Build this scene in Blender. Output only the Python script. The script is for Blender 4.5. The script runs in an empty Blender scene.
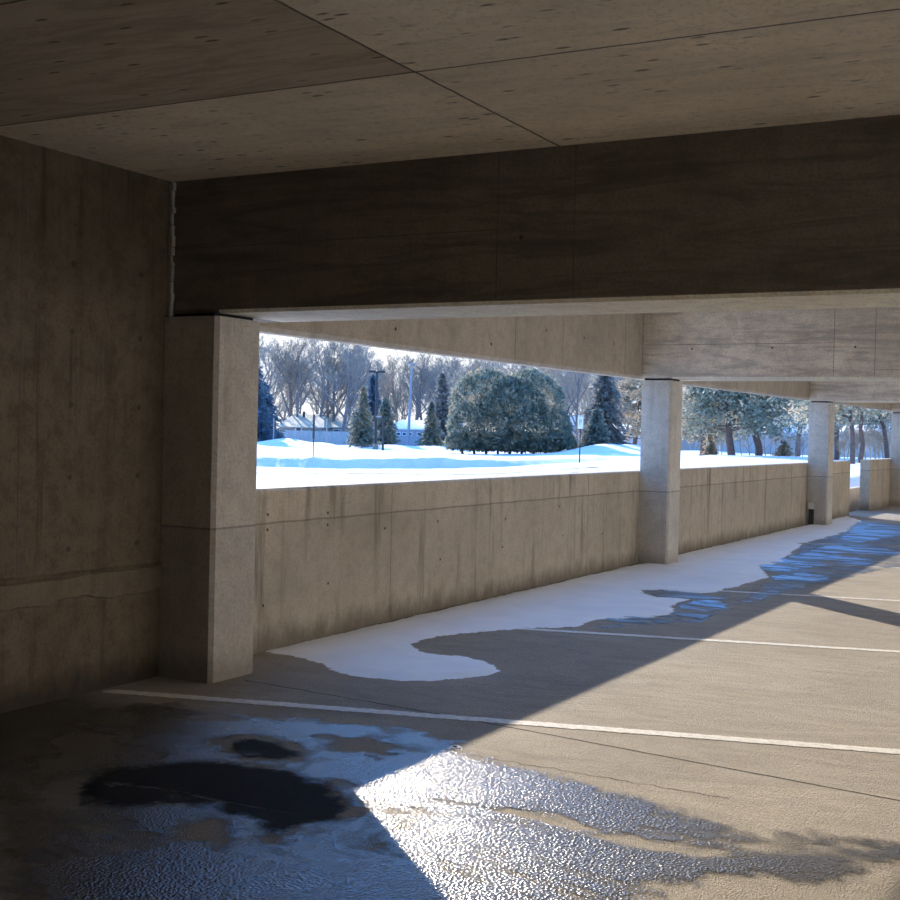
import bpy, bmesh, math, random
from mathutils import Vector, Matrix, noise
from math import sin, cos, pi, radians
C = bpy.context.scene.collection
scene = bpy.context.scene

# ------------------------------------------------------------------ camera
FPX, YAW, PITCH, ROLL = 1285.74, .494438, -.0147415, .0225623
CAM = Vector((4.7853, -5.5559, 1.4))
F0 = Vector((-sin(YAW), cos(YAW), 0)); R0 = Vector((cos(YAW), sin(YAW), 0)); U0 = Vector((0, 0, 1))
FW = F0*cos(PITCH)+U0*sin(PITCH); UW = U0*cos(PITCH)-F0*sin(PITCH)
RI = R0*cos(ROLL)+UW*sin(ROLL); UI = UW*cos(ROLL)-R0*sin(ROLL)
cd = bpy.data.cameras.new('camera'); cam = bpy.data.objects.new('camera', cd); C.objects.link(cam)
m = Matrix((RI, UI, -FW)).transposed().to_4x4(); m.translation = CAM
cam.matrix_world = m
cd.sensor_width = 36; cd.sensor_fit = 'HORIZONTAL'; cd.lens = 36*FPX/900; cd.clip_start = .05; cd.clip_end = 2000
scene.camera = cam

def ray(x, y):
    return FW + RI*((x-450)/FPX) - UI*((y-450)/FPX)
def on_floor(x, y, z=0):                       # where the sight line meets the level z
    r = ray(x, y); return CAM + r*((z-1.4)/r.z)
def away(x, D):                                # ground position seen in column x at distance D
    r = ray(x, 440); r = Vector((r.x, r.y, 0)); r *= D/(r.dot(F0)); return Vector((CAM.x+r.x, CAM.y+r.y, 0))
def sm(a, b, x):
    if a == b: return float(x >= a)
    t = max(0, min(1, (x-a)/(b-a))); return t*t*(3-2*t)
def interp(tab, x):
    if x <= tab[0][0]: return tab[0][1]
    for (a, va), (b, vb) in zip(tab, tab[1:]):
        if x <= b: return va+(vb-va)*(x-a)/(b-a)
    return tab[-1][1]

# ------------------------------------------------------------------ node helpers
class NT:
    def __init__(s, name):
        s.m = bpy.data.materials.new(name); s.m.use_nodes = True
        s.t = s.m.node_tree; s.n = s.t.nodes; s.l = s.t.links
        s.n.clear(); s.out = s.n.new('ShaderNodeOutputMaterial')
        s.b = s.n.new('ShaderNodeBsdfPrincipled'); s.l.new(s.b.outputs[0], s.out.inputs[0])
        s.pos = s.n.new('ShaderNodeNewGeometry').outputs['Position']
    def link(s, a, b):
        if isinstance(a, (int, float)): b.default_value = a
        elif isinstance(a, tuple): b.default_value = a if len(a) == len(b.default_value) else (*a, 1)
        else: s.l.new(a, b)
    def map(s, sc=(1, 1, 1), rot=(0, 0, 0), src=None):
        n = s.n.new('ShaderNodeMapping'); s.link(src or s.pos, n.inputs[0])
        n.inputs['Rotation'].default_value = rot; n.inputs['Scale'].default_value = sc; return n.outputs[0]
    def noise(s, scale, detail=4, rough=.6, vec=None, dist=0):
        n = s.n.new('ShaderNodeTexNoise'); s.link(vec or s.pos, n.inputs['Vector'])
        n.inputs['Scale'].default_value = scale; n.inputs['Detail'].default_value = detail
        n.inputs['Roughness'].default_value = rough; n.inputs['Distortion'].default_value = dist; return n.outputs[0]
    def vor(s, scale, vec=None, out='Distance'):
        n = s.n.new('ShaderNodeTexVoronoi'); s.link(vec or s.pos, n.inputs['Vector']); n.inputs['Scale'].default_value = scale
        return n.outputs[out]
    def wave(s, scale, dist, dscale, vec=None, direction='X', detail=2):
        n = s.n.new('ShaderNodeTexWave'); s.link(vec or s.pos, n.inputs['Vector']); n.bands_direction = direction
        n.inputs['Scale'].default_value = scale; n.inputs['Distortion'].default_value = dist
        n.inputs['Detail Scale'].default_value = dscale; n.inputs['Detail'].default_value = detail; return n.outputs['Fac']
    def math(s, op, a, b=0, c=None):
        n = s.n.new('ShaderNodeMath'); n.operation = op; s.link(a, n.inputs[0]); s.link(b, n.inputs[1])
        if c is not None: s.link(c, n.inputs[2])
        return n.outputs[0]
    def rng(s, v, a, b, c=0, d=1, smooth=True):
        n = s.n.new('ShaderNodeMapRange'); n.interpolation_type = 'SMOOTHSTEP' if smooth else 'LINEAR'
        s.link(v, n.inputs[0])
        for i, q in enumerate((a, b, c, d)): n.inputs[i+1].default_value = q
        return n.outputs[0]
    def mix(s, f, a, b, mode='MIX'):
        n = s.n.new('ShaderNodeMix'); n.data_type = 'RGBA'; n.blend_type = mode; n.clamp_factor = True
        s.link(f, n.inputs[0]); s.link(a, n.inputs[6]); s.link(b, n.inputs[7]); return n.outputs[2]
    def bump(s, h, strength, dist, prev=None):
        n = s.n.new('ShaderNodeBump'); s.link(h, n.inputs['Height']); n.inputs['Strength'].default_value = strength
        n.inputs['Distance'].default_value = dist
        if prev is not None: s.l.new(prev, n.inputs['Normal'])
        return n.outputs[0]
    def xyz(s, src=None):
        n = s.n.new('ShaderNodeSeparateXYZ'); s.link(src or s.pos, n.inputs[0]); return n.outputs
    def attr(s, name):
        n = s.n.new('ShaderNodeAttribute'); n.attribute_name = name; return n.outputs
    def set(s, color=None, rough=None, normal=None, spec=None):
        if color is not None: s.link(color, s.b.inputs['Base Color'])
        if rough is not None: s.link(rough, s.b.inputs['Roughness'])
        if normal is not None: s.l.new(normal, s.b.inputs['Normal'])
        if spec is not None: s.link(spec, s.b.inputs['Specular IOR Level'])
        return s.m
def plain(name, col, rough=.7, metal=0, var=.15, scale=8):
    t = NT(name); c2 = tuple(q*(1-var*2) for q in col)
    t.b.inputs['Metallic'].default_value = metal
    return t.set(t.mix(t.noise(scale), tuple(col), c2), rough)

# concrete cast against forms; streak: strength of rain streaks, grain: plywood grain along an axis
def concrete(name, col, streak=.5, grain=None, line=None, stain=.35, holes=.5, dark_base=0, hf=.35):
    t = NT(name)
    d = tuple(q*.52 for q in col); lt = tuple(min(1, q*1.22) for q in col)
    c = t.mix(t.rng(t.noise(1.1, 6, .62), .3, .7), tuple(col), lt)
    c = t.mix(t.math('MULTIPLY', t.rng(t.noise(.7, 7, .65, t.map((1, 1, 1.3))), .48, .72), stain), c, d)
    c = t.mix(t.math('MULTIPLY', t.rng(t.noise(8, 7, .75), .42, .66), hf), c, d)
    n1 = t.noise(60, 3, .7)
    c = t.mix(t.math('MULTIPLY', t.rng(n1, .42, .72), .5), c, d)
    h = t.math('ADD', t.noise(25, 5, .7), t.math('MULTIPLY', n1, .4))
    if streak:
        v = t.map((1, 1, .055)); s1 = t.rng(t.noise(7, 5, .7, v), .5, .68)
        fade = t.rng(t.noise(1.6, 3, .5, t.map((1, 1, .8))), .35, .6)
        c = t.mix(t.math('MULTIPLY', t.math('MULTIPLY', s1, fade), streak), c, tuple(q*.38 for q in col))
        s2 = t.rng(t.noise(14, 3, .6, t.map((1, 1, .035))), .58, .7)
        c = t.mix(t.math('MULTIPLY', s2, streak*.35), c, lt)
    if grain:
        v = t.map(grain); g = t.noise(3.2, 6, .7, v, 1.6)
        c = t.mix(t.math('MULTIPLY', t.rng(g, .42, .66), .75), c, d)
        h = t.math('ADD', h, t.math('MULTIPLY', g, .8))
    if line is not None:
        z = t.xyz()[2]; e = t.math('ABSOLUTE', t.math('SUBTRACT', t.math('ADD', z, t.math('MULTIPLY', t.noise(2.5, 4), .02)), line+.01))
        c = t.mix(t.rng(e, .003, .009, .65, 0), c, tuple(q*.3 for q in col))
        c = t.mix(t.rng(z, line-.006, line+.006, .22, 0), c, d)
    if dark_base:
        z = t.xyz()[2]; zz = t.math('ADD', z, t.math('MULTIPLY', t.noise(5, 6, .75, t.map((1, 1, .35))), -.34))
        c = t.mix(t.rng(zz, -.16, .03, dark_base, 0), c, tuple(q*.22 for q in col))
    vo = t.vor(24, t.map((1, 1, 1))); pick = t.rng(t.noise(5, 2), .52, .6)
    pit = t.math('MULTIPLY', t.rng(vo, .05, .12, 1, 0), pick)
    c = t.mix(t.math('MULTIPLY', pit, holes), c, tuple(q*.2 for q in col))
    n = t.bump(h, .35, .004); n = t.bump(t.math('MULTIPLY', pit, -1), .5, .006, n)
    return t.set(c, t.rng(t.noise(4), .3, .7, .72, .9), n, .3)

M = {}
TAN = (.36, .305, .235)
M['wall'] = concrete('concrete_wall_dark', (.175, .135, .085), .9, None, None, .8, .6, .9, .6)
M['wall_low'] = concrete('concrete_wall_patch', (.195, .155, .10), .6, None, None, .6, .5, .95)
M['column'] = concrete('concrete_column', (.56, .50, .41), .25, None, .84, .35, .7, .5)
M['column_pale'] = concrete('pale_concrete_column', (.62, .57, .48), .3, None, .80, .3, .9, .5)
M['parapet'] = concrete('concrete_parapet', (.53, .45, .335), .95, None, .80, .45, .5, .75)
M['spandrel'] = concrete('concrete_spandrel', (.48, .41, .31), .3, None, None, .4, .3)
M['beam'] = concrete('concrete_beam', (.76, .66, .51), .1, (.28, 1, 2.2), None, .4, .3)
M['beam_shade'] = concrete('shade_toned_beam_concrete', (.25, .215, .165), .1, (.28, 1, 2.2), None, .5, .3)  # shade on the nearest beam put into a darker base colour
M['bounce_lit_soffit'] = concrete('soffit_bounce_tone', (.90, .80, .62), 0, None, None, .25, .3)  # bounced floor light put into the paler underside colour
M['joint'] = plain('form_joint_mortar', (.17, .135, .10), .9)
M['dark'] = plain('dark_gap', (.02, .018, .016), .9)
M['wall_dark'] = concrete('light_cutting_dark_wall', (.11, .09, .065), .6, None, None, .5, .4)  # unseen walls coloured dark to cut light bounced into the end bay
M['hole'] = plain('tie_hole_shadowed_mortar', (.10, .08, .06), .9)
M['pad'] = plain('bearing_pad_rubber', (.015, .015, .017), .8)
M['seal'] = concrete('pale_sealant', (.5, .46, .38), .2, None, None, .6, .2)
M['metal'] = plain('grey_metal', (.42, .42, .40), .5, .2, .1)
M['darkmetal'] = plain('dark_metal', (.05, .05, .055), .5, .3, .1)

def mk_ceiling():
    t = NT('plywood_formed_ceiling'); col = (.93, .81, .62); d = tuple(q*.5 for q in col)
    X, Y, Z = t.xyz()
    g = t.noise(3.6, 8, .75, t.map((.3, 1.6, 1)), 1.2)
    c = t.mix(t.rng(t.noise(.9, 6, .6), .3, .7), tuple(q*.9 for q in col), tuple(q*1.15 for q in col))
    c = t.mix(t.math('MULTIPLY', t.rng(g, .45, .68), .35), c, d)
    # panel tone: sheets further from the edge beam in the end bay came out darker
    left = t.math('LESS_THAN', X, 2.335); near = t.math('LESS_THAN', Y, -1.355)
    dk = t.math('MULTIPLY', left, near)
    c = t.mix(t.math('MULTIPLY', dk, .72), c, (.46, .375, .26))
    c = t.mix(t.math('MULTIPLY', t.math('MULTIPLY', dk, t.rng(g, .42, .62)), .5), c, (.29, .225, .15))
    # joints between sheets
    def joint(v, at, w, k, rag):
        e = t.math('ABSOLUTE', t.math('SUBTRACT', t.math('ADD', v, t.math('MULTIPLY', t.math('SUBTRACT', t.noise(9, 4), .5), rag)), at))
        return t.rng(e, w*.4, w, k, 0)
    for v, at in ((X, 2.335), (Y, -1.355), (X, 4.78), (X, 7.2), (Y, -2.58), (Y, -3.8)):
        c = t.mix(joint(v, at, .009, .85, .012), c, (.04, .033, .026))
    # chips and rough voids, mostly along the joint and the beam
    vo = t.vor(11, t.map((.45, 1.3, 1))); pk = t.rng(t.noise(2.2, 4, .6), .42, .55)
    pit = t.math('MULTIPLY', t.rng(vo, .08, .2, 1, 0), pk)
    c = t.mix(t.math('MULTIPLY', pit, .8), c, (.12, .10, .075))
    c = t.mix(t.math('MULTIPLY', t.rng(t.noise(34, 5, .8), .48, .68), .5), c, d)
    n = t.bump(t.math('ADD', g, t.noise(30, 4, .7)), .3, .004); n = t.bump(t.math('MULTIPLY', pit, -1), .6, .01, n)
    return t.set(c, .85, n, .25)
M['ceiling'] = mk_ceiling()

def mk_floor():
    t = NT('worn_concrete_floor'); col = (.44, .385, .31); d = (.24, .21, .17); lt = (.54, .48, .39)
    c = t.mix(t.rng(t.noise(.8, 6, .6), .35, .65), col, lt)
    sw = t.noise(1.6, 3, .5, t.map((.55, 1.5, 1), (0, 0, radians(-12))), 3.5)
    c = t.mix(t.math('MULTIPLY', t.rng(sw, .45, .6), .22), c, d)
    arc = t.noise(2.1, 2, .5, t.map((.8, 1.3, 1), (0, 0, .3)), 1.5); ar = t.rng(t.math('ABSOLUTE', t.math('SUBTRACT', t.math('FRACT', t.math('MULTIPLY', arc, 7)), .5)), .0, .16, 1, 0)
    c = t.mix(t.math('MULTIPLY', ar, .22), c, lt)
    c = t.mix(t.math('MULTIPLY', t.rng(t.noise(1.7, 8, .7, t.map((.6, 1.5, 1), (0, 0, radians(14)))), .5, .75), .45), c, d)
    f1 = t.noise(110, 3, .75); f2 = t.vor(170)
    c = t.mix(t.math('MULTIPLY', t.rng(f1, .42, .66), .75), c, d); c = t.mix(t.math('MULTIPLY', t.rng(t.noise(38, 4, .8), .5, .68), .4), c, d)
    c = t.mix(t.math('MULTIPLY', t.rng(f2, .0, .35, 1, 0), .25), c, (.12, .105, .09))
    pk = t.math('MULTIPLY', t.rng(t.vor(9), .03, .055, 1, 0), t.rng(t.noise(2, 2), .5, .6))
    c = t.mix(pk, c, (.05, .045, .04))
    # soot and dirt gathered by the left wall and in the end bay
    X, Y, Z = t.xyz()
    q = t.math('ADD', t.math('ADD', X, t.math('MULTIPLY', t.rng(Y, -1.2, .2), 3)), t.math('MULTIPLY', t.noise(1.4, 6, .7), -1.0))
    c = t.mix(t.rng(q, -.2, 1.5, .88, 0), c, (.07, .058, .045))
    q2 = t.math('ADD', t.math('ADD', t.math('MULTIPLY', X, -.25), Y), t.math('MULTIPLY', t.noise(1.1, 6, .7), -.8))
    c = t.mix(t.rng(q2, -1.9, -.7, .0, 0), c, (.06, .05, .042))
    big = t.noise(1.2, 5, .6)
    n = t.bump(t.math('ADD', sw, big), .5, .03); n = t.bump(t.math('ADD', f1, t.math('MULTIPLY', f2, .7)), 1.0, .012, n)
    return t.set(c, .8, n, .3)
M['floor'] = mk_floor()

def mk_paint():
    t = NT('worn_white_paint'); t.m.blend_method = 'BLEND' if hasattr(t.m, 'blend_method') else None
    e = t.attr('edge')[2]
    c = t.mix(t.rng(t.noise(30, 5, .7), .35, .7), (.80, .78, .72), (.58, .55, .50))
    a = t.math('ADD', t.math('MULTIPLY', e, 55), t.math('MULTIPLY', t.math('SUBTRACT', t.noise(22, 7, .8), .62), 4.5))
    a = t.rng(a, -.25, .35)
    t.set(c, .65, t.bump(t.noise(140, 3, .7), .5, .004), .3)
    t.link(a, t.b.inputs['Alpha']); return t.m
M['paint'] = mk_paint()

def mk_wet(name, mask_scale, thresh, edge_k, rough, col=(.035, .035, .04), bump=.5, cover=.0, rvar=.1, stretch=(1, 1, 1), fs=90, ior=1.5, bd=.005):
    t = NT(name); e = t.attr('edge')[2]
    v = t.map(stretch, (0, 0, radians(20)))
    nz = t.noise(mask_scale, 7, .68, v, .6)
    a = t.math('ADD', t.math('MULTIPLY', t.math('SUBTRACT', nz, thresh), 5), 0)
    a = t.math('MINIMUM', a, t.math('ADD', t.math('MULTIPLY', e, edge_k), t.math('MULTIPLY', t.math('SUBTRACT', t.noise(6, 6, .7), .5), 2.0)))
    a = t.rng(a, -.1, .45)
    f1 = t.noise(fs, 3, .75)
    n = t.bump(t.math('ADD', t.math('MULTIPLY', f1, .5), t.vor(fs)), bump, bd)
    t.b.inputs['IOR'].default_value = ior
    t.set(col, t.math('ADD', rough, t.math('MULTIPLY', t.noise(2.2, 4), rvar)), n, .9)
    t.link(t.math('MULTIPLY', a, 1-cover), t.b.inputs['Alpha']); return t.m
M['wet'] = mk_wet('wet_film_on_concrete', 1.5, .40, 4, .20, (.09, .085, .08), .7, .05, .13, (.6, 1.2, 1), 88, 1.9, .0065)
M['puddle'] = mk_wet('sky_tinted_meltwater', 2.2, .455, 10, .32, (.24, .52, .92), .3, .05, .2, (.5, 2.2, 1))  # sky blue put into the base colour in place of a reflection
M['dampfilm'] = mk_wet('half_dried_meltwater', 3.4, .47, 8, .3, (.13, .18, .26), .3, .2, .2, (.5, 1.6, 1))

def mk_snow(name, col, col2, sc, bump=.4):
    t = NT(name)
    c = t.mix(t.rng(t.noise(sc, 5), .3, .7), col, col2)
    t.b.inputs['Subsurface Weight'].default_value = 0
    return t.set(c, .75, t.bump(t.noise(sc*9, 5, .7), bump, .01), .3)
M['snow_in'] = mk_snow('packed_snow', (.90, .93, .97), (.82, .86, .91), 2.2, .25)
def mk_ground():
    t = NT('snow_covered_ground'); d = t.attr('dirt')[2]
    c = t.mix(t.rng(t.noise(.9, 5), .3, .7), (.90, .90, .91), (.82, .83, .86))
    st = t.noise(.35, 8, .75, t.map((1, 1, 1), (0, 0, YAW)))
    k = t.rng(t.math('ADD', d, t.math('MULTIPLY', t.math('SUBTRACT', st, .5), 2.6)), .5, .66)
    c = t.mix(t.math('MULTIPLY', k, t.rng(d, .02, .1)), c, (.11, .09, .07))
    return t.set(c, .8, t.bump(t.noise(2.2, 7, .7), .7, .25), .2)
M['ground'] = mk_ground()

# ------------------------------------------------------------------ object helpers
def tag(o, label=None, cat=None, group=None, kind=None):
    if label: o['label'] = label
    if cat: o['category'] = cat
    if group: o['group'] = group
    if kind: o['kind'] = kind
    return o
def link(name, me, mat, parent=None, loc=(0, 0, 0)):
    o = bpy.data.objects.new(name, me); C.objects.link(o); o.location = loc
    if mat: me.materials.append(mat)
    if parent: o.parent = parent
    return o
def empty(name, loc=(0, 0, 0), rz=0):
    o = bpy.data.objects.new(name, None); C.objects.link(o); o.location = loc; o.rotation_euler = (0, 0, rz)
    o.empty_display_size = .1; return o
class MB:
    def __init__(s): s.v = []; s.f = []
    def box(s, a, b):
        i = len(s.v)
        s.v += [(x, y, z) for z in (a[2], b[2]) for y in (a[1], b[1]) for x in (a[0], b[0])]
        s.f += [tuple(i+k for k in q) for q in ((0, 2, 3, 1), (4, 5, 7, 6), (0, 1, 5, 4), (2, 6, 7, 3), (0, 4, 6, 2), (1, 3, 7, 5))]
        return s
    def tube(s, p, q, r0, r1, n=6, cap=False):
        p = Vector(p); q = Vector(q); d = q-p
        if d.length < 1e-6: return s
        a = d.orthogonal().normalized(); b = d.normalized().cross(a); i = len(s.v)
        for c, r in ((p, r0), (q, r1)):
            for k in range(n):
                w = 2*pi*k/n; s.v.append(tuple(c+(a*cos(w)+b*sin(w))*r))
        for k in range(n): s.f.append((i+k, i+(k+1) % n, i+n+(k+1) % n, i+n+k))
        if cap: s.f.append(tuple(i+n+k for k in range(n))); s.f.append(tuple(i+n-1-k for k in range(n)))
        return s
    def path(s, pts, rads, n=6):
        for k in range(len(pts)-1): s.tube(pts[k], pts[k+1], rads[k], rads[k+1], n)
        return s
    def tri(s, a, b, c):
        i = len(s.v); s.v += [tuple(a), tuple(b), tuple(c)]; s.f.append((i, i+1, i+2))
    def quad(s, a, b, c, d):
        i = len(s.v); s.v += [tuple(a), tuple(b), tuple(c), tuple(d)]; s.f.append((i, i+1, i+2, i+3))
    def build(s, name, mat, parent=None, loc=(0, 0, 0), bevel=0, smooth=False):
        me = bpy.data.meshes.new(name); me.from_pydata(s.v, [], s.f); me.update()
        if bevel:
            bm = bmesh.new(); bm.from_mesh(me); bmesh.ops.bevel(bm, geom=bm.edges[:], offset=bevel, segments=1, affect='EDGES')
            bm.to_mesh(me); bm.free()
        if smooth: me.polygons.foreach_set('use_smooth', [True]*len(me.polygons))
        return link(name, me, mat, parent, loc)
def box(name, a, b, mat, parent=None, bevel=0):
    return MB().box(a, b).build(name, mat, parent, (0, 0, 0), bevel)
def extr(name, prof, axis, a, b, mat, parent=None):
    """closed 2-D profile swept along axis 'x' (prof=(y,z)), 'y' (prof=(x,z)) or 'z' (prof=(x,y))"""
    mk = {'x': lambda p, t: (t, p[0], p[1]), 'y': lambda p, t: (p[0], t, p[1]), 'z': lambda p, t: (p[0], p[1], t)}[axis]
    n = len(prof); v = [mk(p, a) for p in prof]+[mk(p, b) for p in prof]
    f = [tuple(range(n)), tuple(range(2*n-1, n-1, -1))]+[(i, i+n, (i+1) % n+n, (i+1) % n) for i in range(n)]
    me = bpy.data.meshes.new(name); me.from_pydata(v, [], f)
    bm = bmesh.new(); bm.from_mesh(me); bmesh.ops.recalc_face_normals(bm, faces=bm.faces[:]); bm.to_mesh(me); bm.free()
    return link(name, me, mat, parent)

# ------------------------------------------------------------------ building
W, T = .334, .387; HP, ZB, ZC = 1.016, 2.015, 2.748
BAY = [-7.7, 0, 7.653, 15.544, 23.3, 31.0]
XR = 9.6
fl = box('floor', (-.2, -15.8, -.3), (XR, 31.6, 0), M['floor']); tag(fl, kind='structure')
cl = box('ceiling', (-.2, -15.8, ZC), (XR, 31.6, ZC+.25), M['ceiling']); tag(cl, kind='structure')

def tie_hole(p, parent, axis, r=.014):
    q = Vector(p); d = Vector((.0015, 0, 0)) if axis == 'x' else Vector((0, -.0015, 0))
    return MB().tube(q-d*6, q+d, r, r, 10, True).build('tie_hole', M['hole'], parent)
def form_joint(a, b, parent, w=.004, mat='joint'):      # narrow recessed line left by the forms
    a = Vector(a); b = Vector(b)
    return box('form_joint', tuple(a-Vector((.001, .001, .001))*1), tuple(b), M[mat], parent)

# left wall: full height in the end bay, upper lift over a slightly proud lower lift
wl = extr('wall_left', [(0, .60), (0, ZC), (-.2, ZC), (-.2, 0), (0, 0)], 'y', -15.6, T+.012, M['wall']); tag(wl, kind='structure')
rnd = random.Random(3)
# patch of repair mortar with a ragged lower edge
def ragged(name, x, y0, y1, ztop, zlow, thick, mat, parent, seed, amp=.05, step=.03):
    vs = []; fs = []; n = int((y1-y0)/step)
    for i in range(n+1):
        y = y0+(y1-y0)*i/n
        zt = ztop(y)+noise.noise(Vector((y*3, seed, 0)))*.012+noise.noise(Vector((y*14, seed, 4)))*.006
        zl = zlow(y)+noise.noise(Vector((y*2.2, seed, 7)))*amp+noise.noise(Vector((y*9, seed, 2)))*amp*.35+noise.noise(Vector((y*30, seed, 2)))*amp*.15
        vs += [(x, y, zt+.012), (x+thick, y, zt), (x+thick*.7, y, zl), (x, y, zl-.006)]
        if i:
            a = 4*(i-1); b = 4*i
            for k in range(3): fs.append((a+k, a+k+1, b+k+1, b+k))
    me = bpy.data.meshes.new(name); me.from_pydata(vs, [], fs); return link(name, me, mat, parent)
ragged('mortar_patch', 0, -4.2, -.02, lambda y: .615+.0*y, lambda y: .50, .018, M['wall_low'], wl, 5.5, .05)
for y in (-.235, -.735, -1.5, -2.0):
    for z in (2.205, 1.86, 1.49, 1.122, .757): tie_hole((.0, y, z), wl, 'x', .015)
form_joint((-.01, -1.075, .63), (.0012, -1.068, ZC), wl)
ragged('form_fin', 0, -4.2, -.02, lambda y: .630, lambda y: .620, .016, M['wall'], wl, 9.1, .006)
wb = box('unseen_wall_back', (-.2, -15.8, 0), (XR, -15.6, ZC), M['wall_dark']); tag(wb, kind='structure')
wr = box('unseen_wall_right', (XR-.2, -15.6, 0), (XR, -3.4, ZC), M['wall_dark']); tag(wr, kind='structure')  # unseen wall, stopped short to let side light reach the ceiling
# caulk between wall and beam end
def caulk():
    mb = MB(); z = 2.0
    while z < ZC-.03:
        h = .02+rnd.random()*.05; w = .014+rnd.random()*.016
        mb.box((.004, -.016-w*.5, z), (.004+w, -.003, min(z+h, ZC-.01))); z += h*(.9+rnd.random()*.25)
    o = mb.build('sealant_strip', M['seal']); tag(o, 'ragged pale sealant strip in the corner between left wall and nearest ceiling beam', 'sealant')
    o = MB().box((.012, -.006, .72), (.018, -.001, 1.96)).build('backer_strip', M['seal'])
    tag(o, 'thin pale joint strip running down between left wall and nearest column', 'sealant')
caulk()

names = {1: ('nearest', 'left end'), 2: ('second', 'middle'), 3: ('third', ''), 4: ('farthest', '')}
col_lab = {0: 'concrete column behind the viewer against the left wall', 1: 'dark-faced concrete column at the left wall, largest and nearest of the columns',
           2: 'pale concrete column standing in the snow, second from the left', 3: 'pale concrete column with a grey electrical box at its foot',
           4: 'pale concrete column cut by the right edge of the photo beyond the doorway gap'}
beam_lab = {1: 'nearest concrete ceiling beam with dark front face spanning the whole photo', 2: 'second concrete ceiling beam with wood grain marks resting on the middle column',
            3: 'third concrete ceiling beam resting on the column with the electrical box', 4: 'farthest concrete ceiling beam at the right edge of the photo'}
ch = .022
for i in range(1, 5):
    y = BAY[i]
    yc, Wc, Tc = (y-.04, .368, T+.01) if i == 1 else (y, W, T)
    prof = [(.002, yc), (Wc-ch, yc), (Wc, yc+ch), (Wc, yc+Tc-ch), (Wc-ch, yc+Tc), (.002, yc+Tc)]
    c = empty('concrete_column', (W/2, y+T/2, 0)); tag(c, col_lab[i], 'column', 'columns along the open side')
    o = extr('shaft', prof, 'z', 0, ZB-.02, M['column' if i == 1 else 'column_pale'], None); o.parent = c; o.matrix_parent_inverse = Matrix.Translation(-c.location)
    o = box('bearing_pad', (.03, y+.012, ZB-.02), (W-.03, y+T-.03, ZB), M['pad']); o.parent = c; o.matrix_parent_inverse = Matrix.Translation(-c.location)
    # beam
    b = empty('concrete_beam', (0, y, ZB)); tag(b, beam_lab[i], 'beam', 'beams across the garage')
    inv = Matrix.Translation(-b.location)
    bw = .62; c2 = .022
    prof = [(y, ZC), (y, ZB+c2), (y+c2, ZB), (y+bw-c2, ZB), (y+bw, ZB+c2), (y+bw, ZC)]
    o = extr('beam_body', prof, 'x', .014 if i == 1 else .004, XR-.01, M['beam_shade' if i == 1 else 'beam']); o.parent = b; o.matrix_parent_inverse = inv
    o = extr('bounce_lit_soffit', [(y+c2*.2, ZB+c2*.75), (y+c2, ZB-.001), (y+bw-c2, ZB-.001), (y+bw-c2*.2, ZB+c2*.75), (y+bw-c2, ZB+.01), (y+c2, ZB+.01)], 'x', W+.002, XR-.01, M['bounce_lit_soffit']); o.parent = b; o.matrix_parent_inverse = inv
    o['label'] = 'underside strip coloured pale for light bounced off the floor'
    ks = []
    for x in (2.02, 2.42): ks.append(((x, y-.0008, ZB+.03), (x+.004, y+.01, ZC)))
    ks.append(((.03, y-.0008, 2.372), (2.02, y+.01, 2.376)))
    if i == 2: ks.append(((2.42, y-.0008, 2.10), (2.9, y+.01, 2.103)))
    if i < 3:
        for a_, b_ in ks:
            o = box('form_joint', a_, b_, M['joint']); o.parent = b; o.matrix_parent_inverse = inv
        for x in (.55, 1.4, 2.23) if i == 2 else (2.15,):
            o = tie_hole((x, y, 2.33), b, 'y', .011); o.matrix_parent_inverse = inv

# parapets and spandrels, one panel to a bay
TP, TS = .19, .12
pan_lab = {1: 'longest nearest stained concrete parapet wall beside the snow patch', 2: 'second stained concrete parapet wall between the middle columns',
           3: 'short concrete parapet wall ending at the doorway gap', 4: 'short concrete parapet wall beyond the doorway gap with pale end face',
           5: 'concrete parapet wall past the last column'}
def parapet(y0, y1, i, joints, holes, loc=True):
    p = empty('parapet_wall', (0, y0, 0)); tag(p, pan_lab[i], 'parapet', 'parapet walls along the open side'); inv = Matrix.Translation(-p.location)
    c = .015
    o = extr('panel', [(0, 0), (0, HP-c), (-c, HP), (-TP+c, HP), (-TP, HP-c), (-TP, -.05), (0, -.05)], 'y', y0, y1, M['parapet']); o.parent = p; o.matrix_parent_inverse = inv
    for y in joints:
        o = box('form_joint', (-.01, y, .02), (.0008, y+.004, HP-.02), M['joint']); o.parent = p; o.matrix_parent_inverse = inv
    for y, z in holes:
        o = tie_hole((0, y, z), p, 'x', .010); o.matrix_parent_inverse = inv
parapet(T+.012, BAY[2]+T-.02, 1, (2.45, 6.2), [(.95, .855), (1.62, .835), (2.36, .69), (.95, .76), (1.62, .755), (1.64, .36), (3.2, .40), (3.15, .70), (4.3, .42), (4.35, .66), (5.6, .44), (6.6, .40), (5.5, .72), (.92, .29)])
parapet(BAY[2]+T-.01, BAY[3]+T-.02, 2, (10.2, 12.96), [(9.2, .62), (11.5, .6), (14.2, .6)])
parapet(BAY[3]+T-.01, 19.02, 3, (17.4,), [])
parapet(20.98, BAY[4]+T-.02, 4, (21.4,), [])
parapet(BAY[4]+T-.01, 31.4, 5, (), [])
sp_lab = {1: 'nearest concrete edge beam above the parapet, largest one', 2: 'second concrete edge beam above the parapet between middle columns', 3: 'third concrete edge beam above the doorway gap', 4: 'last concrete edge beam past the farthest column'}
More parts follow.
